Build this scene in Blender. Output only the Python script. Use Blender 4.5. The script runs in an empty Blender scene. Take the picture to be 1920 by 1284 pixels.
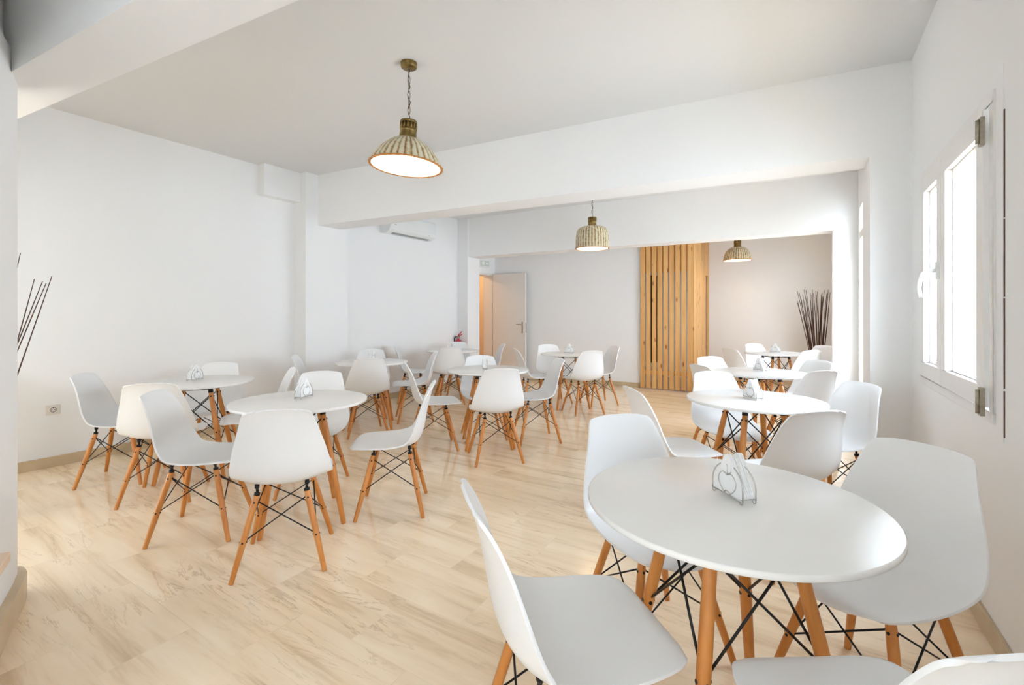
import bpy, bmesh, math, random
from mathutils import Vector, Matrix

scene = bpy.context.scene
COL = scene.collection
PI = math.pi
rng = random.Random(7)

# ------------------------------------------------------------------ camera
cam_data = bpy.data.cameras.new('camera')
cam = bpy.data.objects.new('camera', cam_data)
COL.objects.link(cam)
cam_data.sensor_fit = 'HORIZONTAL'
cam_data.sensor_width = 36.0
cam_data.lens = 16.31
cam_data.shift_y = -0.0268
cam_data.clip_start = 0.05
cam.location = (0.0, 0.0, 1.2685)
cam.rotation_euler = (math.radians(90), 0, math.radians(32.2))
scene.camera = cam

# ------------------------------------------------------------------ world: bright overcast daylight
world = bpy.data.worlds.new('daylight')
scene.world = world
world.use_nodes = True
bgn = world.node_tree.nodes['Background']
bgn.inputs[0].default_value = (0.78, 0.88, 1.0, 1)
bgn.inputs[1].default_value = 8.4

# ------------------------------------------------------------------ exposure
scene.view_settings.view_transform = 'Standard'
scene.view_settings.look = 'None'
scene.view_settings.gamma = 1.0
scene.view_settings.use_curve_mapping = False
scene.view_settings.exposure = 1.25
scene.cycles.diffuse_bounces = 8
scene.cycles.max_bounces = 14
scene.cycles.sample_clamp_indirect = 6.0


def portal(name, loc, rot, sx, sy):
    """daylight portal in a window opening (guides the sky light, emits nothing itself)"""
    l = bpy.data.lights.new(name, 'AREA')
    l.shape = 'RECTANGLE'
    l.size = sx
    l.size_y = sy
    l.cycles.is_portal = True
    o = bpy.data.objects.new(name, l)
    COL.objects.link(o)
    o.location = loc
    o.rotation_euler = rot
    return o


H = 3.0
XL, XR = -5.33, 0.62
# right wall windows, some added unseen (facing -x), added left fill window (facing +x)
portal('window_daylight', (XR + .32, 3.10, 1.49), (0, math.radians(90), 0), 1.3, 1.28)
portal('window_daylight', (XR + .32, 6.60, 1.45), (0, math.radians(90), 0), 2.1, .40)
portal('window_daylight', (XR + .32, 5.27, 1.15), (0, math.radians(90), 0), 1.2, .85)
portal('window_daylight', (XR + .32, 8.1, 1.35), (0, math.radians(90), 0), 1.4, .8)
portal('window_daylight', (XR + .32, -1.5, 1.35), (0, math.radians(90), 0), 1.3, 1.5)
portal('window_daylight', (XL - .32, -1.6, 1.35), (0, math.radians(-90), 0), 1.9, 2.4)

# ------------------------------------------------------------------ materials
def new_mat(name):
    m = bpy.data.materials.new(name)
    m.use_nodes = True
    nt = m.node_tree
    return m, nt, nt.nodes['Principled BSDF']


def srgb(r, g, b):
    def f(c):
        c /= 255
        return c / 12.92 if c <= .04045 else ((c + .055) / 1.055) ** 2.4
    return (f(r), f(g), f(b), 1)


def noise_bump(nt, p, scale, strength, dist=.002, coord='Object'):
    tc = nt.nodes.new('ShaderNodeTexCoord')
    n = nt.nodes.new('ShaderNodeTexNoise')
    n.inputs['Scale'].default_value = scale
    n.inputs['Detail'].default_value = 4
    b = nt.nodes.new('ShaderNodeBump')
    b.inputs['Strength'].default_value = strength
    b.inputs['Distance'].default_value = dist
    nt.links.new(tc.outputs[coord], n.inputs['Vector'])
    nt.links.new(n.outputs['Fac'], b.inputs['Height'])
    nt.links.new(b.outputs['Normal'], p.inputs['Normal'])
    return tc, n


def mat_plain(name, col, rough=.5, metal=0, bump=None, coat=0, var=0.0, vscale=3):
    m, nt, p = new_mat(name)
    p.inputs['Base Color'].default_value = col
    p.inputs['Roughness'].default_value = rough
    p.inputs['Metallic'].default_value = metal
    p.inputs['Coat Weight'].default_value = coat
    p.inputs['Coat Roughness'].default_value = .1
    if bump:
        noise_bump(nt, p, *bump)
    if var:
        tc = nt.nodes.new('ShaderNodeTexCoord')
        n = nt.nodes.new('ShaderNodeTexNoise')
        n.inputs['Scale'].default_value = vscale
        n.inputs['Detail'].default_value = 5
        r = nt.nodes.new('ShaderNodeValToRGB')
        r.color_ramp.elements[0].position = .3
        r.color_ramp.elements[1].position = .7
        r.color_ramp.elements[0].color = (col[0] * (1 - var), col[1] * (1 - var), col[2] * (1 - var), 1)
        r.color_ramp.elements[1].color = col
        nt.links.new(tc.outputs['Object'], n.inputs['Vector'])
        nt.links.new(n.outputs['Fac'], r.inputs[0])
        nt.links.new(r.outputs[0], p.inputs['Base Color'])
    return m


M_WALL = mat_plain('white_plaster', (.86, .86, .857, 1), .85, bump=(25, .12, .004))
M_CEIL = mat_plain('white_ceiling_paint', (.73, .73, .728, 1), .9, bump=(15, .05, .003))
M_SHELL = mat_plain('white_moulded_plastic', (.83, .835, .84, 1), .34, bump=(300, .03, .0005))
M_TABLE = mat_plain('white_lacquered_board', (.81, .797, .775, 1), .25)
M_BLACK = mat_plain('black_steel_wire', (.012, .010, .010, 1), .4, metal=.3)
M_CHROME = mat_plain('silver_wire', (.55, .54, .52, 1), .25, metal=1)
M_PAPER = mat_plain('white_paper_napkin', (.86, .86, .86, 1), .9, bump=(120, .2, .001))
M_FRAME = mat_plain('white_window_frame', (.80, .78, .76, 1), .3)
M_AC = mat_plain('white_appliance_plastic', (.80, .82, .81, 1), .35)
M_ACDARK = mat_plain('grey_louvre', (.35, .38, .37, 1), .5)
M_DOOR = mat_plain('white_door_paint', (.76, .74, .71, 1), .4)
M_RED = mat_plain('red_enamel', (.55, .012, .03, 1), .25, coat=.5)
M_BLKPL = mat_plain('black_rubber', (.02, .018, .016, 1), .6)
M_BRASS = mat_plain('aged_brass', (.30, .20, .065, 1), .38, metal=.85, var=.5, vscale=40)
M_DKMET = mat_plain('dark_bronze', (.10, .065, .035, 1), .45, metal=.8)
M_STEELH = mat_plain('dull_nickel_hinge', (.42, .38, .30, 1), .4, metal=.7, var=.3, vscale=60)
M_BBTAN = mat_plain('cream_marble_skirting', srgb(208, 186, 152), .3, var=.18, vscale=6)
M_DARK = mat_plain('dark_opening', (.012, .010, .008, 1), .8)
M_TWIG = mat_plain('dark_brown_stick', (.075, .022, .010, 1), .6, var=.5, vscale=25)
M_POT = mat_plain('brown_glazed_pot', (.11, .048, .014, 1), .35, var=.5, vscale=12)
M_SOCK = mat_plain('socket_plastic', (.76, .72, .66, 1), .35)
M_SIGNG = mat_plain('sign_pale_green', srgb(205, 213, 203), .4)
M_SIGNW = mat_plain('sign_white', (.85, .88, .84, 1), .4)
M_CRACK = mat_plain('dark_wall_gap', (.10, .05, .035, 1), .9)
M_PEACH = mat_plain('pale_wood_ledge', srgb(232, 205, 180), .4, var=.1)


def mat_floor():
    m, nt, p = new_mat('polished_cream_marble')
    N, L = nt.nodes, nt.links
    tc = N.new('ShaderNodeTexCoord')
    # bed-like veins run across the room (world x), tiles break them up
    brick = N.new('ShaderNodeTexBrick')
    brick.inputs['Scale'].default_value = 1.0
    brick.inputs['Mortar Size'].default_value = .0012
    brick.inputs['Mortar Smooth'].default_value = .2
    brick.inputs['Brick Width'].default_value = .60
    brick.inputs['Row Height'].default_value = .30
    brick.inputs['Color1'].default_value = (0, 0, 0, 1)
    brick.inputs['Color2'].default_value = (1, 1, 1, 1)
    brick.inputs['Mortar'].default_value = (.5, .5, .5, 1)
    L.new(tc.outputs['Object'], brick.inputs['Vector'])
    off = N.new('ShaderNodeVectorMath'); off.operation = 'SCALE'
    off.inputs['Scale'].default_value = 7.0
    L.new(brick.outputs['Color'], off.inputs[0])
    add = N.new('ShaderNodeVectorMath'); add.operation = 'ADD'
    L.new(tc.outputs['Object'], add.inputs[0]); L.new(off.outputs[0], add.inputs[1])
    rot = N.new('ShaderNodeMapping')
    rot.inputs['Rotation'].default_value = (0, 0, math.radians(5))
    rot.inputs['Scale'].default_value = (.55, 5.5, 1)
    L.new(add.outputs[0], rot.inputs['Vector'])
    n1 = N.new('ShaderNodeTexNoise')
    n1.inputs['Scale'].default_value = 1.6; n1.inputs['Detail'].default_value = 7
    n1.inputs['Roughness'].default_value = .62; n1.inputs['Distortion'].default_value = .5
    L.new(rot.outputs[0], n1.inputs['Vector'])
    r1 = N.new('ShaderNodeValToRGB')
    e = r1.color_ramp.elements
    e[0].position = .32; e[0].color = srgb(216, 188, 152)
    e[1].position = .74; e[1].color = srgb(249, 231, 205)
    e2 = r1.color_ramp.elements.new(.46); e2.color = srgb(240, 217, 185)
    e3 = r1.color_ramp.elements.new(.60); e3.color = srgb(246, 225, 196)
    L.new(n1.outputs['Fac'], r1.inputs[0])
    # thin darker veins
    rot2 = N.new('ShaderNodeMapping')
    rot2.inputs['Rotation'].default_value = (0, 0, math.radians(4))
    rot2.inputs['Scale'].default_value = (.5, 3.6, 1)
    L.new(add.outputs[0], rot2.inputs['Vector'])
    n2 = N.new('ShaderNodeTexNoise')
    n2.inputs['Scale'].default_value = 2.1; n2.inputs['Detail'].default_value = 9
    n2.inputs['Roughness'].default_value = .6; n2.inputs['Distortion'].default_value = .9
    L.new(rot2.outputs[0], n2.inputs['Vector'])
    sub = N.new('ShaderNodeMath'); sub.operation = 'SUBTRACT'; sub.inputs[1].default_value = .5
    ab = N.new('ShaderNodeMath'); ab.operation = 'ABSOLUTE'
    L.new(n2.outputs['Fac'], sub.inputs[0]); L.new(sub.outputs[0], ab.inputs[0])
    mr = N.new('ShaderNodeMapRange')
    mr.inputs[1].default_value = 0; mr.inputs[2].default_value = .012
    mr.inputs[3].default_value = .62; mr.inputs[4].default_value = 0
    L.new(ab.outputs[0], mr.inputs[0])
    n3 = N.new('ShaderNodeTexNoise'); n3.inputs['Scale'].default_value = 1.3
    L.new(tc.outputs['Object'], n3.inputs['Vector'])
    mm = N.new('ShaderNodeMath'); mm.operation = 'MULTIPLY'
    r3 = N.new('ShaderNodeMapRange')
    r3.inputs[1].default_value = .42; r3.inputs[2].default_value = .62
    L.new(n3.outputs['Fac'], r3.inputs[0])
    L.new(mr.outputs[0], mm.inputs[0]); L.new(r3.outputs[0], mm.inputs[1])
    mix = N.new('ShaderNodeMix'); mix.data_type = 'RGBA'
    L.new(mm.outputs[0], mix.inputs['Factor'])
    L.new(r1.outputs[0], mix.inputs['A'])
    mix.inputs['B'].default_value = srgb(190, 160, 126)
    mix2 = N.new('ShaderNodeMix'); mix2.data_type = 'RGBA'
    mf = N.new('ShaderNodeMath'); mf.operation = 'MULTIPLY'; mf.inputs[1].default_value = .12
    L.new(brick.outputs['Fac'], mf.inputs[0])
    L.new(mf.outputs[0], mix2.inputs['Factor'])
    L.new(mix.outputs['Result'], mix2.inputs['A'])
    mix2.inputs['B'].default_value = srgb(190, 165, 135)
    L.new(mix2.outputs['Result'], p.inputs['Base Color'])
    p.inputs['Roughness'].default_value = .12
    p.inputs['Specular IOR Level'].default_value = .5
    return m


M_FLOOR = mat_floor()


def mat_wood(name, c_lo, c_hi, knots=False, rough=.4, ax=2, scale=1.0):
    m, nt, p = new_mat(name)
    N, L = nt.nodes, nt.links
    tc = N.new('ShaderNodeTexCoord')
    oi = N.new('ShaderNodeObjectInfo')
    mp = N.new('ShaderNodeMapping')
    s = [26 * scale] * 3
    s[ax] = 1.6 * scale
    mp.inputs['Scale'].default_value = s
    L.new(tc.outputs['Object'], mp.inputs['Vector'])
    n = N.new('ShaderNodeTexNoise')
    n.inputs['Scale'].default_value = 1.0; n.inputs['Detail'].default_value = 6
    n.inputs['Distortion'].default_value = .6
    L.new(mp.outputs[0], n.inputs['Vector'])
    r = N.new('ShaderNodeValToRGB')
    r.color_ramp.elements[0].position = .3; r.color_ramp.elements[0].color = c_lo
    r.color_ramp.elements[1].position = .68; r.color_ramp.elements[1].color = c_hi
    L.new(n.outputs['Fac'], r.inputs[0])
    last = r.outputs[0]
    if knots:
        m2 = N.new('ShaderNodeMapping')
        m2.inputs['Scale'].default_value = (9.5, 9.5, 3.1)
        L.new(tc.outputs['Object'], m2.inputs['Vector'])
        v = N.new('ShaderNodeTexVoronoi'); v.inputs['Scale'].default_value = 1.0
        v.inputs['Randomness'].default_value = 1
        L.new(m2.outputs[0], v.inputs['Vector'])
        k = N.new('ShaderNodeValToRGB')
        k.color_ramp.elements[0].position = .06; k.color_ramp.elements[0].color = (1, 1, 1, 1)
        k.color_ramp.elements[1].position = .17; k.color_ramp.elements[1].color = (0, 0, 0, 1)
        L.new(v.outputs['Distance'], k.inputs[0])
        mx = N.new('ShaderNodeMix'); mx.data_type = 'RGBA'
        L.new(k.outputs[0], mx.inputs['Factor'])
        L.new(last, mx.inputs['A'])
        mx.inputs['B'].default_value = srgb(140, 78, 28)
        last = mx.outputs['Result']
    L.new(last, p.inputs['Base Color'])
    p.inputs['Roughness'].default_value = rough
    return m


M_LEG = mat_wood('orange_beech_leg', srgb(190, 116, 48), srgb(216, 146, 76), rough=.35)
M_PINE = mat_wood('knotty_pine', srgb(214, 158, 90), srgb(232, 186, 122), knots=True, rough=.45, scale=.6)


def mat_wicker(nrib):
    m, nt, p = new_mat('pearly_shell_lampshade')
    N, L = nt.nodes, nt.links
    tc = N.new('ShaderNodeTexCoord')
    sep = N.new('ShaderNodeSeparateXYZ'); L.new(tc.outputs['Object'], sep.inputs[0])
    at = N.new('ShaderNodeMath'); at.operation = 'ARCTAN2'
    L.new(sep.outputs['Y'], at.inputs[0]); L.new(sep.outputs['X'], at.inputs[1])
    mu = N.new('ShaderNodeMath'); mu.operation = 'MULTIPLY'; mu.inputs[1].default_value = nrib / 2
    L.new(at.outputs[0], mu.inputs[0])
    co = N.new('ShaderNodeMath'); co.operation = 'COSINE'; L.new(mu.outputs[0], co.inputs[0])
    ab = N.new('ShaderNodeMath'); ab.operation = 'ABSOLUTE'; L.new(co.outputs[0], ab.inputs[0])
    n = N.new('ShaderNodeTexNoise'); n.inputs['Scale'].default_value = 30; n.inputs['Detail'].default_value = 6
    L.new(tc.outputs['Object'], n.inputs['Vector'])
    ad = N.new('ShaderNodeMath'); ad.operation = 'MULTIPLY_ADD'; ad.inputs[1].default_value = 1.9; ad.inputs[2].default_value = -.95
    L.new(n.outputs['Fac'], ad.inputs[0])
    sm = N.new('ShaderNodeMath'); sm.operation = 'ADD'; L.new(ab.outputs[0], sm.inputs[0]); L.new(ad.outputs[0], sm.inputs[1])
    r = N.new('ShaderNodeValToRGB')
    r.color_ramp.elements[0].position = .10; r.color_ramp.elements[0].color = srgb(132, 88, 40)
    r.color_ramp.elements[1].position = .85; r.color_ramp.elements[1].color = srgb(222, 220, 194)
    e = r.color_ramp.elements.new(.42); e.color = srgb(190, 170, 122)
    L.new(sm.outputs[0], r.inputs[0])
    L.new(r.outputs[0], p.inputs['Base Color'])
    p.inputs['Roughness'].default_value = .3
    p.inputs['Coat Weight'].default_value = .3
    tr = N.new('ShaderNodeBsdfTranslucent')
    tr.inputs['Color'].default_value = (1.0, .70, .38, 1)
    mix = N.new('ShaderNodeMixShader'); mix.inputs[0].default_value = .16
    out = nt.nodes['Material Output']
    L.new(p.outputs[0], mix.inputs[1]); L.new(tr.outputs[0], mix.inputs[2])
    L.new(mix.outputs[0], out.inputs['Surface'])
    return m


M_SHADE = mat_wicker(34)
M_SHADEIN = mat_plain('cream_shade_lining', (.88, .85, .80, 1), .5)
M_SHADERIM = mat_plain('orange_shade_rim', srgb(196, 128, 62), .5)


def mat_emit(name, col, s):
    m, nt, p = new_mat(name)
    p.inputs['Emission Color'].default_value = col
    p.inputs['Emission Strength'].default_value = s
    p.inputs['Base Color'].default_value = (1, 1, 1, 1)
    return m


M_BULB = mat_emit('lit_bulb', (1.0, .80, .56, 1), 22)


def mat_glass():
    m, nt, p = new_mat('window_glass')
    N, L = nt.nodes, nt.links
    t = N.new('ShaderNodeBsdfTransparent')
    t.inputs['Color'].default_value = (.97, .985, .99, 1)
    g = N.new('ShaderNodeBsdfGlossy'); g.inputs['Roughness'].default_value = .02
    fr = N.new('ShaderNodeFresnel'); fr.inputs['IOR'].default_value = 1.3
    ge = N.new('ShaderNodeNewGeometry')
    fm = N.new('ShaderNodeMath'); fm.operation = 'MULTIPLY_ADD'; fm.inputs[1].default_value = -1; fm.inputs[2].default_value = 1
    L.new(ge.outputs['Backfacing'], fm.inputs[0])
    f2 = N.new('ShaderNodeMath'); f2.operation = 'MULTIPLY'
    L.new(fr.outputs[0], f2.inputs[0]); L.new(fm.outputs[0], f2.inputs[1])
    mix = N.new('ShaderNodeMixShader')
    L.new(f2.outputs[0], mix.inputs[0]); L.new(t.outputs[0], mix.inputs[1]); L.new(g.outputs[0], mix.inputs[2])
    L.new(mix.outputs[0], nt.nodes['Material Output'].inputs['Surface'])
    return m


M_GLASS = mat_glass()

# ------------------------------------------------------------------ mesh helpers
class MB:
    def __init__(s):
        s.v = []; s.f = []; s.smooth = []

    def add(s, vs, fs, smooth=False):
        b = len(s.v)
        s.v += [tuple(v) for v in vs]
        s.f += [tuple(i + b for i in f) for f in fs]
        s.smooth += [smooth] * len(fs)

    def box(s, x0, x1, y0, y1, z0, z1):
        vs = [(x0, y0, z0), (x1, y0, z0), (x1, y1, z0), (x0, y1, z0), (x0, y0, z1), (x1, y0, z1), (x1, y1, z1), (x0, y1, z1)]
        s.add(vs, [(0, 3, 2, 1), (4, 5, 6, 7), (0, 1, 5, 4), (1, 2, 6, 5), (2, 3, 7, 6), (3, 0, 4, 7)])

    def prism(s, poly, z0, z1, smooth=False):
        """poly: counter-clockwise xy outline, extruded in z"""
        n = len(poly)
        vs = [(x, y, z0) for x, y in poly] + [(x, y, z1) for x, y in poly]
        s.add(vs, [tuple(range(n - 1, -1, -1)), tuple(range(n, 2 * n))])
        s.add(vs, [(i, (i + 1) % n, (i + 1) % n + n, i + n) for i in range(n)], smooth)

    def lathe(s, prof, n=32, cx=0, cy=0, rfun=None, cap0=False, cap1=False):
        vs = []
        for r, z in prof:
            for k in range(n):
                a = 2 * PI * k / n
                rr = r * (rfun(a) if rfun else 1)
                vs.append((cx + rr * math.cos(a), cy + rr * math.sin(a), z))
        fs = []
        for i in range(len(prof) - 1):
            for k in range(n):
                fs.append((i * n + k, i * n + (k + 1) % n, (i + 1) * n + (k + 1) % n, (i + 1) * n + k))
        s.add(vs, fs, True)
        if cap0: s.add(vs[:n], [tuple(range(n - 1, -1, -1))])
        if cap1: s.add(vs[-n:], [tuple(range(n))])

    def tube(s, pts, rad, n=8, closed=False, caps=True):
        pts = [Vector(p) for p in pts]
        m = len(pts)
        if not hasattr(rad, '__len__'): rad = [rad] * m
        vs = []
        up = None
        for i, p in enumerate(pts):
            if closed:
                t = (pts[(i + 1) % m] - pts[i - 1])
            else:
                t = (pts[min(i + 1, m - 1)] - pts[max(i - 1, 0)])
            t.normalize()
            if up is None:
                up = Vector((0, 0, 1)) if abs(t.z) < .9 else Vector((1, 0, 0))
            sd = t.cross(up)
            if sd.length < 1e-5:
                sd = t.cross(Vector((0, 1, 0)))
            sd.normalize()
            u2 = sd.cross(t).normalized()
            up = u2
            for k in range(n):
                a = 2 * PI * k / n
                vs.append(p + (sd * math.cos(a) + u2 * math.sin(a)) * rad[i])
        fs = []
        for i in range(m if closed else m - 1):
            j = (i + 1) % m
            for k in range(n):
                fs.append((i * n + k, j * n + k, j * n + (k + 1) % n, i * n + (k + 1) % n)[::-1])
        s.add(vs, fs, True)
        if caps and not closed:
            s.add(vs[:n], [tuple(range(n))])
            s.add(vs[-n:], [tuple(range(n - 1, -1, -1))])

    def mesh(s, name, mat):
        me = bpy.data.meshes.new(name)
        me.from_pydata(s.v, [], s.f)
        me.validate()
        if len(me.polygons) == len(s.smooth):
            me.polygons.foreach_set('use_smooth', s.smooth)
        me.materials.append(mat)
        bm = bmesh.new(); bm.from_mesh(me)
        bmesh.ops.remove_doubles(bm, verts=bm.verts, dist=1e-6)
        bmesh.ops.recalc_face_normals(bm, faces=bm.faces)
        bm.to_mesh(me); bm.free()
        return me

    def build(s, name, mat, parent=None, bevel=0):
        me = s.mesh(name, mat)
        o = bpy.data.objects.new(name, me)
        COL.objects.link(o)
        if parent is not None: o.parent = parent
        if bevel:
            b = o.modifiers.new('bevel', 'BEVEL')
            b.width = bevel; b.segments = 3; b.limit_method = 'ANGLE'
            b.harden_normals = False
        return o


def empty(name, loc=(0, 0, 0), rz=0):
    o = bpy.data.objects.new(name, None)
    COL.objects.link(o)
    o.location = loc
    o.rotation_euler = (0, 0, rz)
    o.empty_display_size = .1
    return o


def tag(o, label, cat, group=None):
    o['label'] = label
    o['category'] = cat
    if group: o['group'] = group
    return o


def struct(o):
    o['kind'] = 'structure'
    return o


KIDS = {}


def reg(root, parts):
    KIDS[root.name] = parts


def copy_tree(o, parent=None):
    c = o.copy()
    COL.objects.link(c)
    if parent is not None:
        c.parent = parent
        c.matrix_parent_inverse = o.matrix_parent_inverse.copy()
    for ch in list(o.children):
        copy_tree(ch, c)
    return c


def bake(o):
    """apply the modifiers of o into its mesh"""
    bpy.context.view_layer.update()
    dg = bpy.context.evaluated_depsgraph_get()
    me = bpy.data.meshes.new_from_object(o.evaluated_get(dg))
    me.name = o.name
    o.modifiers.clear()
    o.data = me


# ------------------------------------------------------------------ the room
def wall(name, boxes, mat=M_WALL, parent=None, kind=True):
    m = MB()
    for b in boxes: m.box(*b)
    o = m.build(name, mat, parent)
    if kind: struct(o)
    return o


struct((lambda m: (m.box(-8.2, 2.2, -3.9, 10.4, -.12, 0), m.build('floor', M_FLOOR))[1])(MB()))
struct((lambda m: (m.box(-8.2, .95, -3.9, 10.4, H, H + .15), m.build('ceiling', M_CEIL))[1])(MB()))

# left wall: doorway (y 7.02..7.90, up to 2.08) into a warmly lit corridor
wall('wall_left', [(XL - .2, XL, .5, 6.97, 0, H), (XL - .1, XL, -3.6, -2.8, 0, H), (XL - .1, XL, -.4, .5, 0, H), (XL - .1, XL, -2.8, -.4, 0, .4), (XL - .1, XL, -2.8, -.4, 2.3, H), (XL - .2, XL, 7.75, 8.25, 0, H), (XL - .2, XL, 6.97, 7.75, 2.09, H)])
# back wall left part, niche behind the slats, right part further back
m = MB(); m.prism([(XL, 7.80), (-2.42, 8.05), (-2.42, 9.72), (-2.62, 9.72), (-2.62, 8.25), (XL, 8.25)], 0, H)
m.box(-2.62, .9, 9.72, 9.9, 0, H)
struct(m.build('wall_back', M_WALL))
# right wall with its openings
TW = .09
rw = []
def wall_x(x0, x1, y0, y1, holes):
    """wall between x0,x1 running y0..y1 with holes (ya,yb,za,zb); stacked holes share ya,yb"""
    cur = y0
    spans = sorted(set((h[0], h[1]) for h in holes))
    for ya, yb in spans:
        rw.append((x0, x1, cur, ya, 0, H))
        zs = sorted((h[2], h[3]) for h in holes if h[0] == ya)
        zc = 0
        for za, zb in zs:
            if za > zc: rw.append((x0, x1, ya, yb, zc, za))
            zc = zb
        rw.append((x0, x1, ya, yb, zc, H))
        cur = yb
    rw.append((x0, x1, cur, y1, 0, H))
wall_x(XR, XR + TW, -3.6, 4.42, [(-2.2, -.8, .7, 2.0), (2.47, 3.73, .85, 2.13)])
wall_x(.55, XR + TW, 4.42, 7.2, [(4.85, 5.7, .55, 1.75), (6.42, 6.78, .45, 2.15), (6.42, 6.78, 2.24, 2.52)])
rw[:] = [b for b in rw if b[5] - b[4] > .001]
wall_x(XR, XR + TW, 7.2, 9.9, [(7.7, 8.4, .75, 2.0)])
wall('wall_right', rw)
wall('wall_front', [(-8.2, .71, -3.6, -3.4, 0, H)])
# corridor behind the doorway
M_CORR = mat_plain('cream_corridor_paint', (.72, .60, .45, 1), .8)
wall('wall_corridor', [(-7.4, -7.2, 6.1, 8.4, 0, H), (-7.4, XL - .2, 6.1, 6.3, 0, H), (-7.4, XL, 8.2, 8.4, 0, H)], M_CORR)

# beams (slightly out of square with the walls, as in the room)
def beam(name, a, b, c, d, z0):
    m = MB()
    m.prism([a, b, c, d], z0, H)
    return struct(m.build(name, M_WALL))
beam('trim_1', (-5.12, 3.583), (.39, 4.085), (.39, 4.415), (-5.12, 3.915), 2.38)      # middle beam
beam('trim_2', (-5.12, 6.625), (.30, 6.92), (.30, 7.19), (-5.12, 6.955), 2.31)        # far beam
beam('trim_3', (-5.33, .30), (.62, .86), (.62, 1.14), (-5.33, .475), 2.30)            # near beam
# pillars
wall('trim_4', [(XL, -5.10, 3.415, 4.03, 0, H)])
wall('trim_5', [(XL, -5.095, 6.60, 6.96, 0, H)])
m = MB(); m.prism([(.39, 4.085), (XR, 4.105), (XR, 4.42), (.39, 4.42)], 0, H); struct(m.build('trim_6', M_WALL))
m = MB(); m.prism([(.295, 6.92), (.55, 6.935), (.62, 7.2), (.295, 7.2)], 0, H); struct(m.build('trim_7', M_WALL))
# duct box under the ceiling by the pillar
wall('trim_8', [(XL, -5.204, 2.97, 3.415, 2.645, H)])

# foreground partition with a rounded end at the far left
def rounded_partition(name, inset, z0, z1, mat):
    pts = [(-1.2, -.045), (-1.9, .205), (-2.66, .475), (-2.86, .552), (-2.97, .588), (-3.03, .590), (-3.08, .565), (-3.105, .52),
           (-3.10, .46), (-3.07, .41), (-2.95, .35), (-2.5, .18), (-1.9, -.06), (-1.2, -.31)]
    c = Vector((-2.2, .17))
    out = []
    n = len(pts)
    for i, p in enumerate(pts):
        a = Vector(pts[i - 1]) if i else Vector(pts[0])
        b = Vector(pts[(i + 1) % n]) if i < n - 1 else Vector(pts[-1])
        t = (b - a).normalized()
        nrm = Vector((t.y, -t.x)) * -1
        nrm = Vector((-t.y, t.x))
        if nrm.dot(Vector(p) - c) < 0: nrm = -nrm
        q = Vector(p) + nrm * inset
        out.append((q.x, q.y))
    m = MB(); m.prism(out, z0, z1, True)
    o = m.build(name, mat)
    o.data.set_sharp_from_angle(angle=math.radians(40))
    return struct(o)
rounded_partition('wall_partition', -.012, 0, 2.40, M_WALL)
rounded_partition('wall_partition_upper', -.045, 2.40, H, M_WALL)
wall('wall_light_block', [(-1.28, -1.12, -3.4, -.06, 0, H)])  # unseen wall added to block the left window's light from beam and foreground
rounded_partition('baseboard_partition', .018, 0, .115, M_BBTAN)
# skirting
def skirting(name, boxes):
    mm = MB()
    for b in boxes: mm.box(*b, 0, .085)
    return struct(mm.build(name, M_BBTAN, bevel=.003))
skirting('baseboard_left', [(XL, XL + .015, -3.4, 3.415), (XL, -5.085, 3.40, 3.415), (-5.10, -5.085, 3.415, 4.03),
                            (XL, -5.085, 4.03, 4.045), (XL, XL + .015, 4.045, 6.585), (XL, -5.08, 6.585, 6.60), (-5.095, -5.08, 6.60, 6.96)])
m = MB(); m.prism([(-4.54, 7.853), (-2.40, 8.037), (-2.40, 8.052), (-4.54, 7.868)], 0, .085); m.box(-1.55, XR, 9.705, 9.72, 0, .085); struct(m.build('baseboard_back', M_BBTAN))
skirting('baseboard_right', [(XR - .015, XR, .1, 4.10), (.375, XR, 4.075, 4.09), (.535, .55, 4.42, 6.92), (XR - .015, XR, 7.2, 9.7)])

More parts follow.
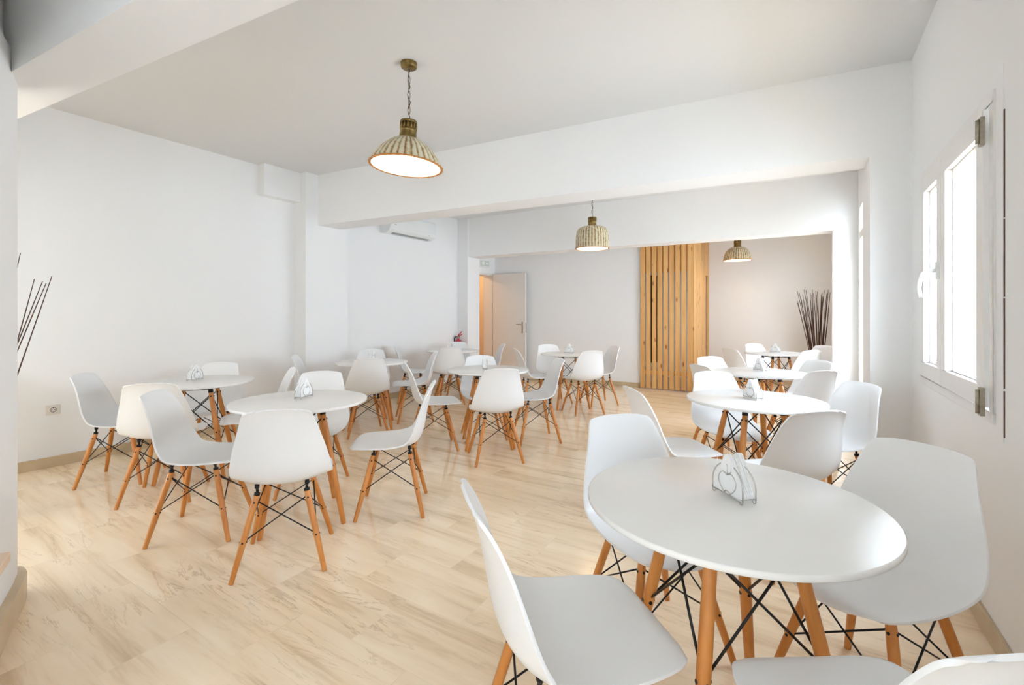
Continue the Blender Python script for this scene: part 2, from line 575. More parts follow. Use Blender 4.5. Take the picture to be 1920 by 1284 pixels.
# ------------------------------------------------------------------ windows
def casement(name, xw, y0, y1, z0, z1, mid, handle=True):
    """two-leaf window set in a wall facing -x; mid = y where the leaves meet"""
    root = struct(empty(name, (xw, (y0 + y1) / 2, z0)))
    def loc(m):   # build in world coords then offset by parent
        m.v = [(v[0] - xw, v[1] - (y0 + y1) / 2, v[2] - z0) for v in m.v]; return m
    f = MB(); t = .045
    f.box(xw - .012, xw + .07, y0, y1, z0, z0 + t); f.box(xw - .012, xw + .07, y0, y1, z1 - t, z1)
    f.box(xw - .012, xw + .07, y0, y0 + t, z0 + t, z1 - t); f.box(xw - .012, xw + .07, y1 - t, y1, z0 + t, z1 - t)
    loc(f).build('window_frame', M_FRAME, root, bevel=.004)
    for (a, b) in ((y0 + .055, mid - .002), (mid + .002, y1 - .055)):
        s = MB(); w = .085; za, zb = z0 + .055, z1 - .055
        s.box(xw - .028, xw + .045, a, b, za, za + w); s.box(xw - .028, xw + .045, a, b, zb - w, zb)
        s.box(xw - .028, xw + .045, a, a + w, za + w, zb - w); s.box(xw - .028, xw + .045, b - w, b, za + w, zb - w)
        # glazing bead
        g = .016
        s.box(xw + .0, xw + .03, a + w, b - w, za + w, za + w + g); s.box(xw + .0, xw + .03, a + w, b - w, zb - w - g, zb - w)
        s.box(xw + .0, xw + .03, a + w, a + w + g, za + w + g, zb - w - g); s.box(xw + .0, xw + .03, b - w - g, b - w, za + w + g, zb - w - g)
        so = loc(s).build('window_sash', M_FRAME, root, bevel=.005)
        gl = MB(); gl.box(xw + .014, xw + .020, a + w - .005, b - w + .005, za + w - .005, zb - w + .005)
        loc(gl).build('pane', M_GLASS, so)
    if handle:
        h = MB()
        hy, hz = mid + .035, 1.50
        h.box(xw - .040, xw - .028, hy - .016, hy + .016, hz - .045, hz + .045)
        pts = [(xw - .04, hy, hz), (xw - .075, hy, hz), (xw - .088, hy + .004, hz - .012)]
        for k in range(1, 7):
            a = k / 6
            pts.append((xw - .090 - .010 * math.sin(a * 3), hy + .01 + .035 * math.sin(a * PI / 2), hz - .012 - .125 * a))
        h.tube(pts, [.011, .011, .012] + [.0115 - .003 * k / 6 for k in range(1, 7)], 10)
        loc(h).build('window_handle', M_AC, root)
        for hz0, hh in ((1.93, .11), (.875, .11)):
            q = MB()
            q.box(xw - .040, xw - .026, y0 + .03, y0 + .062, hz0, hz0 + hh)
            q.lathe([(.008, hz0 + .008), (.008, hz0 + hh - .008)], 10, xw - .043, y0 + .046, cap0=True, cap1=True)
            loc(q).build('hinge', M_STEELH, root)
    return root
casement('window_1', XR + .0, 2.47, 3.73, .85, 2.13, 3.19)
# plaster reveal strip and dark crack round the window
m = MB()
m.box(XR - .004, XR, 2.395, 2.47, .80, 2.19); m.box(XR - .004, XR, 3.73, 3.77, .80, 2.19)
m.box(XR - .004, XR, 2.47, 3.73, 2.13, 2.19); m.box(XR - .004, XR, 2.47, 3.73, .80, .85)
struct(m.build('trim_9', M_WALL))
m = MB()
for z0_, z1_ in ((.82, .99), (1.0, 1.33), (1.335, 1.62), (1.625, 2.02)):
    m.box(XR - .003, XR + .001, 2.388, 2.394, z0_, z1_)
struct(m.build('trim_10', M_CRACK))

def fixed_window(name, xw, y0, y1, z0, z1, leaves=2):
    root = struct(empty(name, (xw, (y0 + y1) / 2, z0)))
    def loc(m):
        m.v = [(v[0] - xw, v[1] - (y0 + y1) / 2, v[2] - z0) for v in m.v]; return m
    f = MB(); t = .05
    f.box(xw, xw + .06, y0, y1, z0, z0 + t); f.box(xw, xw + .06, y0, y1, z1 - t, z1)
    for k in range(leaves + 1):
        yy = y0 + (y1 - y0 - t) * k / leaves
        f.box(xw, xw + .06, yy, yy + t, z0 + t, z1 - t)
    loc(f).build('window_frame', M_FRAME, root, bevel=.004)
    g = MB(); g.box(xw + .025, xw + .031, y0 + .02, y1 - .02, z0 + .02, z1 - .02)
    loc(g).build('pane', M_GLASS, root)
    return root
fixed_window('window_2', .62, 6.42, 6.78, .45, 2.15, 1)
fixed_window('window_3', .62, 6.42, 6.78, 2.24, 2.52, 1)
fixed_window('fill_window_7', .62, 4.85, 5.7, .55, 1.75, 1)  # unseen window behind the pillar, added to light this bay
fixed_window('window_4', XR + .02, 7.7, 8.4, .75, 2.0, 1)
fixed_window('fill_window_5', XR + .02, -2.2, -.8, .7, 2.0)  # out-of-frame window added and sized for light on the foreground

fixed_window('fill_window_6', XL - .07, -2.8, -.4, .4, 2.3)  # unseen window behind the partition, added as fill light from the left

# ------------------------------------------------------------------ door standing open against the back wall
dr = struct(empty('door_1', (XL, 7.75, 0)))
m = MB(); m.box(.02, .785, -.045, -.005, .01, 2.085); m.build('door_leaf', M_DOOR, dr, bevel=.003)
m = MB()   # handle set near the free edge
m.box(.700, .730, -.053, -.045, .92, 1.14)
m.tube([(.715, -.05, 1.09), (.715, -.08, 1.09), (.705, -.092, 1.09), (.605, -.094, 1.09)], .009, 10)
m.lathe([(.010, .955), (.010, .985)], 10, .715, -.054)
m.build('door_handle', M_STEELH, dr)
m = MB(); m.box(.7835, .788, -.037, -.013, .93, 1.13); m.build('lock_plate', M_STEELH, dr)
m = MB()
m.box(-.215, .0, -.78, -.745, 0, 2.09); m.box(-.215, .0, -.035, .0, 0, 2.09); m.box(-.215, .0, -.745, -.035, 2.055, 2.09)
m.build('door_frame', M_DOOR, dr, bevel=.003)
l = bpy.data.lights.new('corridor_lamp_light', 'POINT'); l.energy = 11; l.color = (1, .70, .42); l.shadow_soft_size = .12
lo = bpy.data.objects.new('corridor_lamp_light', l); COL.objects.link(lo); lo.location = (-6.3, 7.2, 2.4)

# exit sign above the door
s = empty('exit_sign', (XL, 7.40, 2.205)); tag(s, 'small pale green exit sign box on the wall above the doorway', 'sign')
m = MB(); m.box(0, .04, -.17, .17, 0, .145); m.build('sign_housing', M_SIGNW, s, bevel=.004)
m = MB(); m.box(.04, .042, -.15, .15, .018, .127); m.build('sign_panel', M_SIGNG, s)
m = MB(); m.box(.042, .0435, -.09, -.01, .04, .105)
m.add([(.0435, .03, .06), (.0435, .10, .06), (.0435, .10, .045), (.0435, .135, .072), (.0435, .10, .10), (.0435, .10, .085), (.0435, .03, .085)],
      [(0, 1, 2, 3, 4, 5, 6)])
m.build('sign_symbol', M_SIGNW, s)

# ------------------------------------------------------------------ slatted pine enclosure
sc = empty('slatted_screen', (-1.985, 8.6, 0), .02); tag(sc, 'tall screen of upright knotty pine slats at the back wall', 'screen')
X0, Y0 = -1.98, 8.6
def off(m): m.v = [(v[0] - X0, v[1] - Y0, v[2]) for v in m.v]; return m
m = MB()
pitch = .0965
for k in range(9):
    x = -2.405 + k * pitch
    m.box(x, x + .073, 7.990 + (k % 3) * .002, 8.014, .015 + (k % 2) * .004, H - .005)
off(m).build('front_slats', M_PINE, sc, bevel=.002)
m = MB()
y = 8.06
for k in range(13):
    m.box(-1.575, -1.542, y, y + .07, .015, H - .005); y += .098
m.box(-1.575, -1.542, 9.60, 9.69, .015, H - .005)
off(m).build('side_slats', M_PINE, sc, bevel=.002)
m = MB(); m.box(-1.58, -1.548, 9.33, 9.60, 2.02, H - .005); off(m).build('header_board', M_PINE, sc)
for bx in ((-2.40, -1.58, 8.012, 8.04, .25, .32), (-1.60, -1.565, 8.04, 9.6, .25, .32)):
    m = MB(); m.box(*bx); off(m).build('cross_rail', M_PINE, sc)
m = MB(); m.box(-2.40, -1.58, 8.030, 8.045, 2.0, H - .01); off(m).build('header_board', M_PINE, sc)
m = MB(); m.box(-2.30, -2.17, 8.05, 8.20, .45, 1.95); off(m).build('dark_opening_box', M_DARK, sc)  # near-black box standing in for a dark opening behind the slats

# ------------------------------------------------------------------ chair
def shell_mesh():
    # centre line (y forward, z) from seat lip to top of back, half width, side lift
    K = [  # y, z, halfw, lift
        (.258, .408, .098, .000), (.255, .424, .132, .000), (.238, .437, .170, .001), (.203, .441, .197, .005), (.125, .434, .217, .014),
        (.030, .425, .226, .024), (-.060, .420, .230, .040), (-.120, .427, .232, .055), (-.165, .452, .232, .066),
        (-.192, .500, .229, .064), (-.206, .560, .219, .055), (-.217, .625, .203, .045), (-.230, .690, .184, .035),
        (-.246, .750, .166, .024), (-.261, .795, .152, .013), (-.270, .813, .139, .007), (-.277, .824, .108, .002)]
    n = len(K)
    def cr(a, b, c, d, t):
        return .5 * ((2 * b) + (-a + c) * t + (2 * a - 5 * b + 4 * c - d) * t * t + (-a + 3 * b - 3 * c + d) * t ** 3)
    rows = []
    S = 3
    for i in range(n - 1):
        p = [K[max(i - 1, 0)], K[i], K[i + 1], K[min(i + 2, n - 1)]]
        for j in range(S):
            rows.append(tuple(cr(p[0][q], p[1][q], p[2][q], p[3][q], j / S) for q in range(4)))
    rows.append(K[-1])
    R = len(rows)
    NU = 17
    vs = []
    for i, (y, z, w, lf) in enumerate(rows):
        a = rows[max(i - 1, 0)]; b = rows[min(i + 1, R - 1)]
        ty, tz = b[0] - a[0], b[1] - a[1]
        L = math.hypot(ty, tz) or 1
        ty /= L; tz /= L
        ny, nz = tz, -ty          # inner normal (up on the seat, forward on the back)
        for k in range(NU):
            u = -1 + 2 * k / (NU - 1)
            e = lf * abs(u) ** 2.3
            # rounded ends: outer columns pull back along the profile
            end = 0
            if i < 6: end = (.018 * (1 - i / 6)) * abs(u) ** 3
            if i > R - 12: end = -.014 * ((i - (R - 12)) / 11) ** 2 * abs(u) ** 3
            # rolled rim
            rim = -.004 if k in (0, NU - 1) else 0
            vs.append((u * w, y + ny * (e + rim) + ty * end, z + nz * (e + rim) + tz * end))
    fs = []
    for i in range(R - 1):
        for k in range(NU - 1):
            fs.append((i * NU + k, i * NU + k + 1, (i + 1) * NU + k + 1, (i + 1) * NU + k))
    me = bpy.data.meshes.new('seat_shell')
    me.from_pydata(vs, [], fs)
    me.materials.append(M_SHELL)
    me.shade_smooth()
    return me


def make_chair():
    root = empty('dining_chair')
    sh = bpy.data.objects.new('seat_shell', shell_mesh())
    COL.objects.link(sh)
    ss = sh.modifiers.new('smooth', 'SUBSURF'); ss.levels = 1; ss.render_levels = 1
    so = sh.modifiers.new('thick', 'SOLIDIFY'); so.thickness = .0085; so.offset = 0; so.use_rim = True
    be = sh.modifiers.new('bevel', 'BEVEL'); be.width = .003; be.segments = 2; be.limit_method = 'ANGLE'; be.angle_limit = math.radians(55)
    bake(sh)
    sh.data.shade_smooth()
    sh.parent = root
    A, T = .206, .112
    ZT = .388
    top = {}; foot = {}
    for sx in (-1, 1):
        for sy in (-1, 1):
            foot[sx, sy] = Vector((A * sx, A * sy, 0)); top[sx, sy] = Vector((T * sx, T * sy - .005, ZT))
            f, t = foot[sx, sy], top[sx, sy]
            m = MB()
            d = (t - f)
            pts = [f + d * s for s in (0, .01, .35, .8, .93, 1)]
            m.tube(pts, [.0105, .0115, .0145, .0155, .0145, .0125], 14)
            lg = m.build('leg', M_LEG, root)
            for s in (.45, .90):
                c = f + d * s
                bo = MB()
                bo.tube([c - Vector((.0168, 0, 0)), c + Vector((.0168, 0, 0))], .0045, 8)
                bo.tube([c - Vector((0, .0168, 0)), c + Vector((0, .0168, 0))], .0045, 8)
                bo.build('bolt', M_BLACK, lg)
    m = MB()
    r = .0032
    for (a, b) in (((-1, -1), (1, -1)), ((-1, 1), (1, 1)), ((-1, -1), (-1, 1)), ((1, -1), (1, 1))):
        fa, ta, fb, tb = foot[a], top[a], foot[b], top[b]
        axis = (tb - ta).normalized()
        for (p_f, p_t, q_f, q_t) in ((fa, ta, fb, tb), (fb, tb, fa, ta)):
            lo_ = p_f + (p_t - p_f) * .45
            hi_ = q_f + (q_t - q_f) * .92
            m.tube([lo_, hi_], r, 6)
            hi2 = q_f + (q_t - q_f) * 1.0 + Vector((0, 0, .012))
    for k, t in top.items():
        # bracket sleeve and arm up to the shell
        m.tube([t - (t - foot[k]) * .025, t + Vector((0, 0, .004))], .0142, 8)
        pz = .430 if t.y < 0 else .4265
        px_, py_ = t.x * 1.02, t.y * .98
        m.tube([t + Vector((0, 0, .002)), Vector((px_, py_, pz - .014))], .0065, 8)
        m.lathe([(.008, pz - .020), (.011, pz - .016), (.011, pz)], 12, px_, py_, cap0=True, cap1=True)
    m.build('wire_brace', M_BLACK, root)
    return root


GR_CH = 'white moulded dining chairs on wooden legs'
T_0 = 'the foreground table'
T_1 = 'the nearer left group table'
T_2 = 'the table by the socket'
T_3 = 'the middle table'
T_4 = 'the table between the pillars'
T_5 = 'the extinguisher side table'
T_6 = 'the back wall table'
T_7 = 'the second right row table'
T_8 = 'the third right row table'
T_9 = 'the farthest right row table'
CHAIRS = [
    (-4.494, 1.443, 48, 'leftmost white chair facing right, nearest the socket'),
    (-3.818, 1.471, 140, 'white chair seen from behind between the leftmost chair and a side-on chair'),
    (-3.024, 1.359, 44, 'white chair facing right side-on at left of ' + T_1),
    (-2.303, 1.432, 139, 'front white chair with its back to us at ' + T_1),
    (-2.305, 2.182, 220, 'white chair facing left at the right side of ' + T_1),
    (-3.053, 2.110, 312, 'white chair facing us behind ' + T_1),
    (-4.468, 2.042, 312, 'white chair facing us behind ' + T_2),
    (-3.772, 2.099, 244, 'white chair mostly hidden behind others at the right of ' + T_2),
    (-4.619, 3.265, 45, 'white chair edge-on before the first pillar at left of ' + T_4),
    (-4.008, 3.394, 149, 'white chair seen from behind at ' + T_4),
    (-4.017, 4.147, 229, 'white chair facing left at right of ' + T_4),
    (-4.590, 3.964, 315, 'white chair facing us against the wall behind ' + T_4),
    (-3.020, 3.377, 48, 'white chair facing right at left side of ' + T_3),
    (-2.320, 3.403, 136, 'white chair with its back to us in front of ' + T_3),
    (-2.320, 4.136, 224, 'white chair facing left at right side of ' + T_3),
    (-2.835, 3.948, 315, 'white chair facing us behind ' + T_3),
    (-4.872, 5.002, 42, 'white chair facing right at left of ' + T_5),
    (-4.338, 5.183, 135, 'white chair seen from behind in front of ' + T_5),
    (-4.710, 5.870, 315, 'white chair facing us below the extinguisher behind ' + T_5),
    (-4.187, 5.915, 225, 'white chair edge-on before the open door at right of ' + T_5),
    (-3.078, 5.448, 45, 'white chair facing right at left of ' + T_6),
    (-3.099, 6.067, 318, 'white chair facing us behind ' + T_6),
    (-2.451, 5.629, 140, 'white chair with its back to us in front of ' + T_6),
    (-2.492, 6.282, 227, 'white chair facing left at right of ' + T_6),
    (-.700, 2.979, 40, 'white chair facing right at left of ' + T_7),
    (-.463, 3.738, 305, 'white chair facing us behind ' + T_7),
    (.118, 3.661, 218, 'white chair facing left beside the wall at right of ' + T_7),
    (-.113, 2.795, 132, 'white chair with its back to us in front of ' + T_7),
    (-.057, 4.671, 135, 'white chair seen from behind in front of ' + T_8),
    (-.060, 5.289, 225, 'white chair facing left at right of ' + T_8),
    (-.675, 5.155, 315, 'white chair facing us behind ' + T_8),
    (-.617, 4.611, 45, 'white chair showing only its top edge at left of ' + T_8),
    (-.100, 7.165, 135, 'white chair seen from behind in front of ' + T_9),
    (.060, 8.000, 225, 'white chair below the dark sticks at right of ' + T_9),
    (-.669, 7.023, 45, 'white chair facing right before the pale wall at left of ' + T_9),
    (-.487, 7.938, 315, 'white chair facing us behind ' + T_9),
    (-.501, 1.828, 318, 'white chair facing us behind the left side of ' + T_0),
    (-.526, 1.118, 46, 'white chair seen side-on at the left of ' + T_0),
    (.185, 1.890, 234, 'white chair facing us beside the window wall at ' + T_0),
    (.135, 1.128, 124, 'white chair cropped by the lower right corner at ' + T_0),
]
proto = make_chair()
for i, (x, y, a, lab) in enumerate(CHAIRS):
    o = proto if i == 0 else copy_tree(proto)
    o.location = (x, y, 0)
    o.rotation_euler = (0, 0, math.radians(a - 90))
    tag(o, lab, 'chair', GR_CH)

# ------------------------------------------------------------------ tables
ZTB = .735
def make_table():
    root = empty('dining_table')
    m = MB()
    m.lathe([(0.0, ZTB), (.396, ZTB), (.3985, ZTB - .001), (.400, ZTB - .0035), (.400, ZTB - .014), (.396, ZTB - .0175), (.375, ZTB - .021), (0, ZTB - .021)], 96)
    o = m.build('tabletop', M_TABLE, root)
    o.data.set_sharp_from_angle(angle=math.radians(50))
    A, T, ZT = .226, .115, .675
    top = {}; foot = {}
    for sx in (-1, 1):
        for sy in (-1, 1):
            foot[sx, sy] = f = Vector((A * sx, A * sy, 0)); top[sx, sy] = t = Vector((T * sx, T * sy, ZT))
            d = t - f
            m = MB()
            m.tube([f + d * s for s in (0, .008, .3, .6, .9, 1)], [.013, .0145, .0175, .019, .0175, .0145], 16)
            lg = m.build('leg', M_LEG, root)
            for s in (.52, .93):
                c = f + d * s
                bo = MB()
                bo.tube([c - Vector((.0200, 0, 0)), c + Vector((.0200, 0, 0))], .006, 8)
                bo.tube([c - Vector((0, .0200, 0)), c + Vector((0, .0200, 0))], .006, 8)
                bo.build('bolt', M_BLACK, lg)
    m = MB()
    for (a, b) in (((-1, -1), (1, -1)), ((-1, 1), (1, 1)), ((-1, -1), (-1, 1)), ((1, -1), (1, 1))):
        for p, q in ((a, b), (b, a)):
            lo_ = foot[p] + (top[p] - foot[p]) * .52
            hi_ = foot[q] + (top[q] - foot[q]) * .95
            m.tube([lo_, hi_], .0040, 6)
        m.tube([top[a] + Vector((0, 0, .006)), top[b] + Vector((0, 0, .006))], .005, 6)
    for k, t in top.items():
        m.tube([t - (t - foot[k]) * .03, t + Vector((0, 0, .012)), Vector((t.x * 1.05, t.y * 1.05, ZTB - .022))], [.018, .017, .010], 10)
        m.lathe([(.020, ZTB - .026), (.020, ZTB - .0212)], 12, t.x * 1.05, t.y * 1.05, cap0=True, cap1=True)
    m.build('wire_brace', M_BLACK, root)
    return root

GR_TB = 'round white dining tables'
TABLES = [
    (-.189, 1.476, 39, 'round white table in the foreground at lower right, the largest in view'),
    (-2.682, 1.762, 60, 'round white table of the left group standing nearer the camera'),
    (-4.143, 1.813, 54, 'round white table by the left wall near the socket'),
    (-2.635, 3.744, 41, 'round white table in the middle of the room before a back-turned chair'),
    (-4.190, 3.640, 45, 'round white table beside the left wall between the two pillars'),
    (-4.500, 5.480, 45, 'round white table below the red fire extinguisher'),
    (-2.760, 5.880, 40, 'round white table before the plain back wall, left of the pine slats'),
    (-.271, 3.321, 33, 'round white table second in the right row'),
    (-.355, 4.934, 40, 'round white table third in the right row'),
    (-.340, 7.530, 35, 'round white table farthest in the right row, near the dark sticks'),
]
tproto = make_table()
for i, (x, y, a, lab) in enumerate(TABLES):
    o = tproto if i == 0 else copy_tree(tproto)
    o.location = (x, y, 0)
    o.rotation_euler = (0, 0, math.radians(a))
    tag(o, lab, 'table', GR_TB)

# ------------------------------------------------------------------ napkin holders and napkins
def make_holder():
    root = empty('napkin_holder')
    r = .0019
    for s in (-1, 1):
        m = MB()
        y = s * .022
        arch = [(-.062, y, .012), (-.062, y, .035)]
        for k in range(0, 17):
            a = PI - PI * k / 16
            arch.append((.062 * math.cos(a), y * (1 - .15 * math.sin(a)), .040 + .060 * math.sin(a)))
        arch += [(.062, y, .035), (.062, y, .012)]
        m.tube(arch, r, 8)
        m.tube([(-.062, y, .012), (.062, y, .012)], r, 8)
        for sx in (-1, 1):
            m.tube([(sx * .056 + .006 * math.cos(t), y, .0078 + .006 * math.sin(t)) for t in [2 * PI * q / 10 for q in range(10)]], r, 6, closed=True)
        ap = []
        for k in range(25):   # apple outline
            t = 2 * PI * k / 24 + PI / 2
            cx_ = math.cos(t); sz = math.sin(t)
            rad = .032 + .003 * math.cos(2 * t)
            dip = .013 * math.exp(-((t - PI / 2) % (2 * PI) if (t - PI / 2) % (2 * PI) < PI else 2 * PI - (t - PI / 2) % (2 * PI)) ** 2 / .10)
            ap.append((rad * cx_ * (1.02 + .12 * sz), y, .046 + .034 * sz - dip))
        m.tube(ap[:-1], r * .8, 6, closed=True)
        m.tube([(0, y, .067), (.001, y, .080), (0, y, .100)], r * .8, 6)
        m.tube([(0, y, .070), (.010, y, .075), (.018, y, .082)], r * .8, 6)
        m.tube([(0, y, .070), (-.008, y, .073), (-.013, y, .072)], r * .8, 6)
        m.tube([(-.014, y, .012), (-.006, y, .022), (.008, y, .020), (.016, y, .014)], r * .8, 6)
        m.build('wire_arch', M_CHROME, root)
    m = MB()
    for sx in (-1, 1):
        m.tube([(sx * .05, -.022, .012), (sx * .05, .022, .012)], r, 6)
    m.build('base_wire', M_CHROME, root)
    return root


def make_napkins():
    m = MB()
    L = 9
    for k in range(L):
        y0 = -.0198 + k * .0044
        w = .060 + .003 * math.sin(k * 2.1); h = .112 + .006 * math.sin(k * .9 + 1)
        dx = .004 * math.sin(k * 1.7)
        pts = []
        def rc(cx_, cz, r_, a0, a1, n=5):
            for q in range(n):
                a = a0 + (a1 - a0) * q / (n - 1)
                pts.append((cx_ + r_ * math.cos(a), cz + r_ * math.sin(a)))
        rc(w - .010, .024, .010, -PI / 2, .4)
        rc(dx, h, .012, .5, PI - .5)
        rc(-w + .010, .024, .010, PI - .4, PI * 1.5)
        n = len(pts)
        fl = .007 * (k - 4) / 4
        vs = [(x, y0 + fl * max(0, (z - .05)) / .07 * .5, z) for x, z in pts] + [(x, y0 + .0043 + fl * max(0, (z - .05)) / .07 * .5, z) for x, z in pts]
        m.add(vs, [tuple(range(n)), tuple(range(2 * n - 1, n - 1, -1))] + [(i, i + n, (i + 1) % n + n, (i + 1) % n) for i in range(n)])
    return m.build('napkin_stack', M_PAPER)

HOLD = [  # table index, offset from centre, rotation, phrase
    (0, (.014, .018), -43, 'on the large foreground table'),
    (1, (-.045, .05), 111, 'on the nearer left group table'),
    (2, (-.06, .01), 118, 'on the left table by the socket'),
    (3, (-.04, .0), 126, 'edge-on on the middle table of the room'),
    (4, (.0, .0), 118, 'on the left wall table between the pillars'),
    (5, (-.10, .05), 122, 'on the far table below the extinguisher'),
    (6, (-.02, .03), 10, 'on the table before the plain back wall'),
    (7, (-.005, -.015), -47, 'on the second table of the right row'),
    (8, (.0, .06), -44, 'on the third table of the right row'),
    (9, (-.01, .05), -8, 'on the farthest table of the right row'),
]
hp = make_holder(); np_ = make_napkins()
for i, (ti, (dx, dy), rz, ph) in enumerate(HOLD):
    o = hp if i == 0 else copy_tree(hp)
    n = np_ if i == 0 else copy_tree(np_)
    tx, ty = TABLES[ti][0] + dx, TABLES[ti][1] + dy
    o.location = (tx, ty, ZTB); o.rotation_euler = (0, 0, math.radians(rz))
    n.location = (tx, ty, ZTB); n.rotation_euler = (0, 0, math.radians(rz))
    tag(o, 'silver wire napkin holder with apple outline ' + ph, 'napkin holder', 'wire napkin holders on the tables')
    tag(n, 'folded white paper napkins in the wire holder ' + ph, 'napkins', 'stacks of white napkins')

# ------------------------------------------------------------------ pendant lamps
def ribf(n, amp):
    return lambda a: 1 + amp * (abs(math.cos(n * a / 2)) - .5)

def pendant(loc, prof, rim_r, neck_z, zt, tilt, label, n_rib):
    """loc z = rim height; prof from rim up (r,z)"""
    root = empty('pendant_lamp', loc)
    tag(root, label, 'lamp', 'shell pendant lamps')
    top = zt - loc[2]
    m = MB(); m.lathe([(0, top - .038), (.045, top - .037), (.054, top - .030), (.056, top - .004), (.056, top - .001), (0, top - .001)], 32)
    m.build('ceiling_rose', M_BRASS, root)
    m = MB()
    z = neck_z + .165; k = 0
    while z < top - .045:
        pts = []
        for q in range(16):
            a = 2 * PI * q / 16
            u = .0085 * math.cos(a); w = .018 * (1 if math.sin(a) > 0 else -1) * abs(math.sin(a)) ** .3 + .010 * math.sin(a)
            pts.append((u * .85, u * .53, z + .030 + w) if k % 2 == 0 else (-u * .53, u * .85, z + .030 + w))
        m.tube(pts, .0018, 6, closed=True)
        z += .052; k += 1
    m.build('chain', M_DKMET, root)
    m = MB()
    zz = [neck_z + .12 + (top - .035 - neck_z - .12) * q / 14 for q in range(15)]
    m.tube([(.008 * math.sin(q * 1.6), .006 * math.cos(q * 1.3), z_) for q, z_ in enumerate(zz)], .0026, 8)
    m.build('cable', M_DKMET, root)
    piv = empty('lamp_head', (0, 0, neck_z + .12)); piv.parent = root
    piv.rotation_euler = tilt
    dz = -(neck_z + .12)
    # merge head parts as sub-parts of the neck
    neck = MB()
    b = neck_z + dz
    neck.lathe([(.064, b - .012), (.062, b), (.055, b + .045), (.057, b + .05)], 8)
    neck.lathe([(.054, b + .05), (.056, b + .055), (.054, b + .062)], 32)
    neck.lathe([(.054, b + .105), (.058, b + .112), (.056, b + .120), (.02, b + .126), (0, b + .127)], 32)
    for q in range(14):
        a = 2 * PI * q / 14
        c, s_ = math.cos(a), math.sin(a)
        neck.tube([(.053 * c, .053 * s_, b + .06), (.053 * c, .053 * s_, b + .108)], .0055, 6)
    neck.lathe([(.040, b + .055), (.040, b + .112)], 20)
    nk = neck.build('brass_neck', M_BRASS, piv)
    sh = MB()
    sh.lathe([(r_, z_ + dz) for r_, z_ in prof], 144, rfun=ribf(n_rib, .035))
    so = sh.build('lamp_shade', M_SHADE, piv)
    rim = MB()
    rf = ribf(n_rib, .03)
    rim.tube([((rim_r) * rf(a) * math.cos(a), (rim_r) * rf(a) * math.sin(a), dz + .004) for a in [2 * PI * q / 120 for q in range(120)]], .006, 6, closed=True)
    rim.build('shade_rim', M_SHADERIM, so)
    li = MB()
    li.lathe([(max(r_ - .012, .01), z_ + dz + (.002 if z_ == 0 else -.004)) for r_, z_ in prof], 64)
    li.build('shade_lining', M_SHADEIN, so)
    bu = MB()
    R = .045; bz = dz + prof[-1][1] - .115
    bu.lathe([(max(R * math.sin(t), 1e-4), bz - R * math.cos(t)) for t in [PI * .86 * q / 12 for q in range(13)]] + [(.016, bz + .065)], 24)
    bu.build('bulb', M_BULB, piv)
    return root

P1 = [(.245, 0), (.238, .022), (.215, .062), (.185, .105), (.150, .140), (.115, .168), (.085, .185), (.060, .192)]
pendant((-2.299, 2.321, 2.285), P1, .245, .195, H, (math.radians(-1.9), math.radians(3.0), 0),
        'large pendant lamp with flared shell shade hanging nearest the camera', 34)
P2 = [(.222, 0), (.221, .10), (.216, .18), (.207, .235), (.188, .270), (.150, .292), (.10, .302), (.060, .305)]
pendant((-2.43, 5.90, 2.165), P2, .222, .305, H, (0, 0, 0),
        'bell shaped pendant lamp with straight ribbed shade above the middle of the room', 34)
P3 = [(.222, 0), (.215, .05), (.200, .11), (.175, .165), (.140, .20), (.10, .222), (.060, .228)]
pendant((-.97, 8.81, 2.205), P3, .222, .228, H, (0, 0, 0),
        'small looking pendant lamp with domed ribbed shade in the far right bay', 34)
# ------------------------------------------------------------------ air conditioner
ac = empty('air_conditioner', (XL, 5.28, 2.49)); tag(ac, 'white wall mounted air conditioner high on the left wall between pillars', 'air conditioner')
m = MB()
prof = [(0, 0), (.11, -.012), (.16, .008), (.205, .045), (.222, .09), (.225, .26), (.21, .285), (0, .29)]
n = len(prof)
vs = [(x, -.495, z) for x, z in prof] + [(x, .495, z) for x, z in prof]
m.add(vs, [tuple(range(n - 1, -1, -1)), tuple(range(n, 2 * n))] + [(i, (i + 1) % n, (i + 1) % n + n, i + n) for i in range(n)])
m.build('housing', M_AC, ac, bevel=.006)
m = MB(); m.box(.221, .229, -.49, .49, .088, .255); m.build('front_panel', M_AC, ac, bevel=.003)
m = MB()
m.add([(.118, -.40, -.0135), (.165, -.40, .005), (.165, .40, .005), (.118, .40, -.0135)], [(0, 1, 2, 3)])
m.box(.150, .156, -.40, .40, -.008, -.001); m.build('air_slot', M_ACDARK, ac)
m = MB(); m.box(.160, .212, -.43, .43, .016, .021)
m.v = [(x, y, z + (x - .16) * .75 - .010) for x, y, z in m.v]; m.build('louvre', M_AC, ac)
m = MB(); m.box(.229, .2295, -.42, -.375, .11, .118); m.box(.214, .2165, .33, .345, .052, .062); m.build('badge', M_ACDARK, ac)

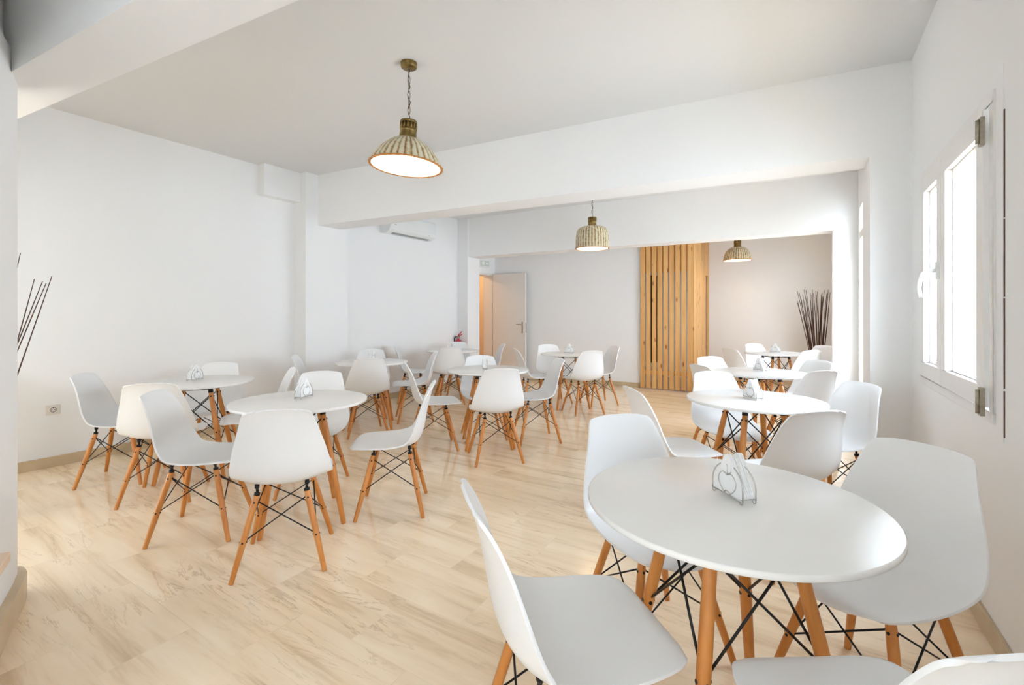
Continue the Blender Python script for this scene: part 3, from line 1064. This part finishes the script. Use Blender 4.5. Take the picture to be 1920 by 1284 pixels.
# ------------------------------------------------------------------ wall socket
so_ = empty('wall_socket', (XL, 1.24, .475)); tag(so_, 'white electric wall socket low on the left wall beside the leftmost chair', 'socket')
m = MB(); m.box(0, .009, -.045, .045, -.040, .040); m.build('cover_plate', M_SOCK, so_, bevel=.003)
m = MB(); m.box(.009, .0115, -.028, .028, -.028, .028)
o = m.build('socket_insert', M_SOCK, so_, bevel=.001)
m = MB()
ring = [(.0118, .019 * math.cos(2 * PI * q / 24), .019 * math.sin(2 * PI * q / 24)) for q in range(24)]
m.tube(ring, .0015, 6, closed=True)
for s in (-1, 1): m.tube([(.010, s * .0095, 0), (.0135, s * .0095, 0)], .0035, 10)
m.box(.0115, .0135, -.003, .003, .014, .019); m.box(.0115, .0135, -.003, .003, -.019, -.014)
m.build('socket_holes', M_BLKPL, so_)

# ------------------------------------------------------------------ fire extinguisher
fe = empty('fire_extinguisher', (-5.245, 6.522, .42)); tag(fe, 'red fire extinguisher hung at the far pillar behind white chairs', 'fire extinguisher')
m = MB(); m.lathe([(.055, 0), (.068, .008), (.07, .03), (.07, .33), (.062, .37), (.040, .405), (.020, .42), (.018, .435)], 32, cap0=True, cap1=True)
m.build('cylinder', M_RED, fe)
m = MB(); m.box(-.02, .02, .045, .079, .20, .30); m.build('wall_bracket', M_BLKPL, fe)
m = MB(); m.lathe([(.018, .430), (.022, .436), (.022, .462), (.012, .468)], 20, cap1=True); m.box(-.012, .012, -.02, .03, .450, .472); m.build('valve', M_STEELH, fe)
m = MB()
m.tube([(0, -.005, .470), (.03, .0, .482), (.085, 0, .50)], [.010, .008, .007], 8)
m.tube([(0, -.005, .474), (.02, 0, .505), (.08, 0, .555)], [.010, .009, .008], 8)
m.tube([(.02, 0, .503), (.05, 0, .522)], .011, 8)
m.build('lever', M_RED, fe)
m = MB()
m.tube([(-.015, 0, .455), (-.055, 0, .462), (-.085, -.01, .43), (-.092, -.01, .34), (-.090, -.01, .20)], [.010, .011, .012, .011, .010], 10)
m.tube([(-.090, -.01, .20), (-.090, -.01, .05)], [.014, .020], 10)
m.build('hose', M_BLKPL, fe)

# ------------------------------------------------------------------ tall pots of dark sticks
def stick_pot(loc, label, seed, clusters, pot_h, pot_r, length, lab2='', thick=.0085):
    r_ = random.Random(seed)
    p = empty('tall_pot', loc); tag(p, lab2, 'pot')
    m = MB(); m.lathe([(pot_r * .55, 0), (pot_r * .6, .01), (pot_r * .72, pot_h * .4), (pot_r, pot_h * .97), (pot_r * 1.03, pot_h), (pot_r * .92, pot_h), (pot_r * .8, pot_h * .85), (pot_r * .5, .03)], 28, cap0=True)
    m.build('pot_body', M_POT, p)
    root = empty('stick_bundle', (loc[0], loc[1], .04)); tag(root, label, 'dried sticks')
    cl = [c for c, q in clusters for _ in range(q)]
    for k, lean in enumerate(cl):
        a = r_.uniform(0, 2 * PI); b = r_.random() ** .5
        bx, by = pot_r * .45 * b * math.cos(a), pot_r * .45 * b * math.sin(a)
        Lk = length * r_.uniform(.86, 1.0)
        lean += r_.uniform(-.055, .055); dp = r_.uniform(-.10, .10)
        tx, ty = lean * .85 - dp * .53, lean * .53 + dp * .85
        pts = []; rad = []
        cvx, cvy = r_.uniform(-.02, .02), r_.uniform(-.02, .02)
        for q in range(8):
            t = q / 7
            pts.append((bx + tx * t + cvx * math.sin(PI * t), by + ty * t + cvy * math.sin(PI * t), Lk * t))
            rad.append(thick * (1 - .62 * t) * (1.12 if q in (2, 4, 6) else 1))
        m = MB(); m.tube(pts, rad, 7)
        m.build('stick', M_TWIG, root)
    return root

stick_pot((.20, 9.36, 0), 'dark brown dried sticks fanning out before the pink-lit far right wall', 5, [(-.31, 8), (-.12, 9), (.02, 2), (.12, 11)], .70, .085, 1.66,
          lab2='tall brown pot holding sticks in the far right corner')
stick_pot((-4.38, .60, 0), 'thin dark sticks at the left edge beyond the rounded partition', 11, [(.05, 5), (.24, 5), (.34, 4), (.44, 3)], .62, .09, 1.62,
          lab2='tall brown pot standing behind the rounded partition at far left', thick=.0055)

# small wooden ledge on the partition at the frame's left edge
lb = empty('wall_ledge', (-2.17, .406, .475)); tag(lb, 'tip of a pale wooden ledge on the partition at the left edge', 'ledge')
m = MB(); m.prism([(0, 0), (-.065, -.10), (.44, -.30), (.57, -.226)], 0, .03); m.build('ledge_top', M_PEACH, lb, bevel=.003)
m = MB(); m.prism([(.02, -.05), (.0, -.115), (.40, -.27), (.42, -.21)], -.04, 0); m.build('bracket', M_PEACH, lb)
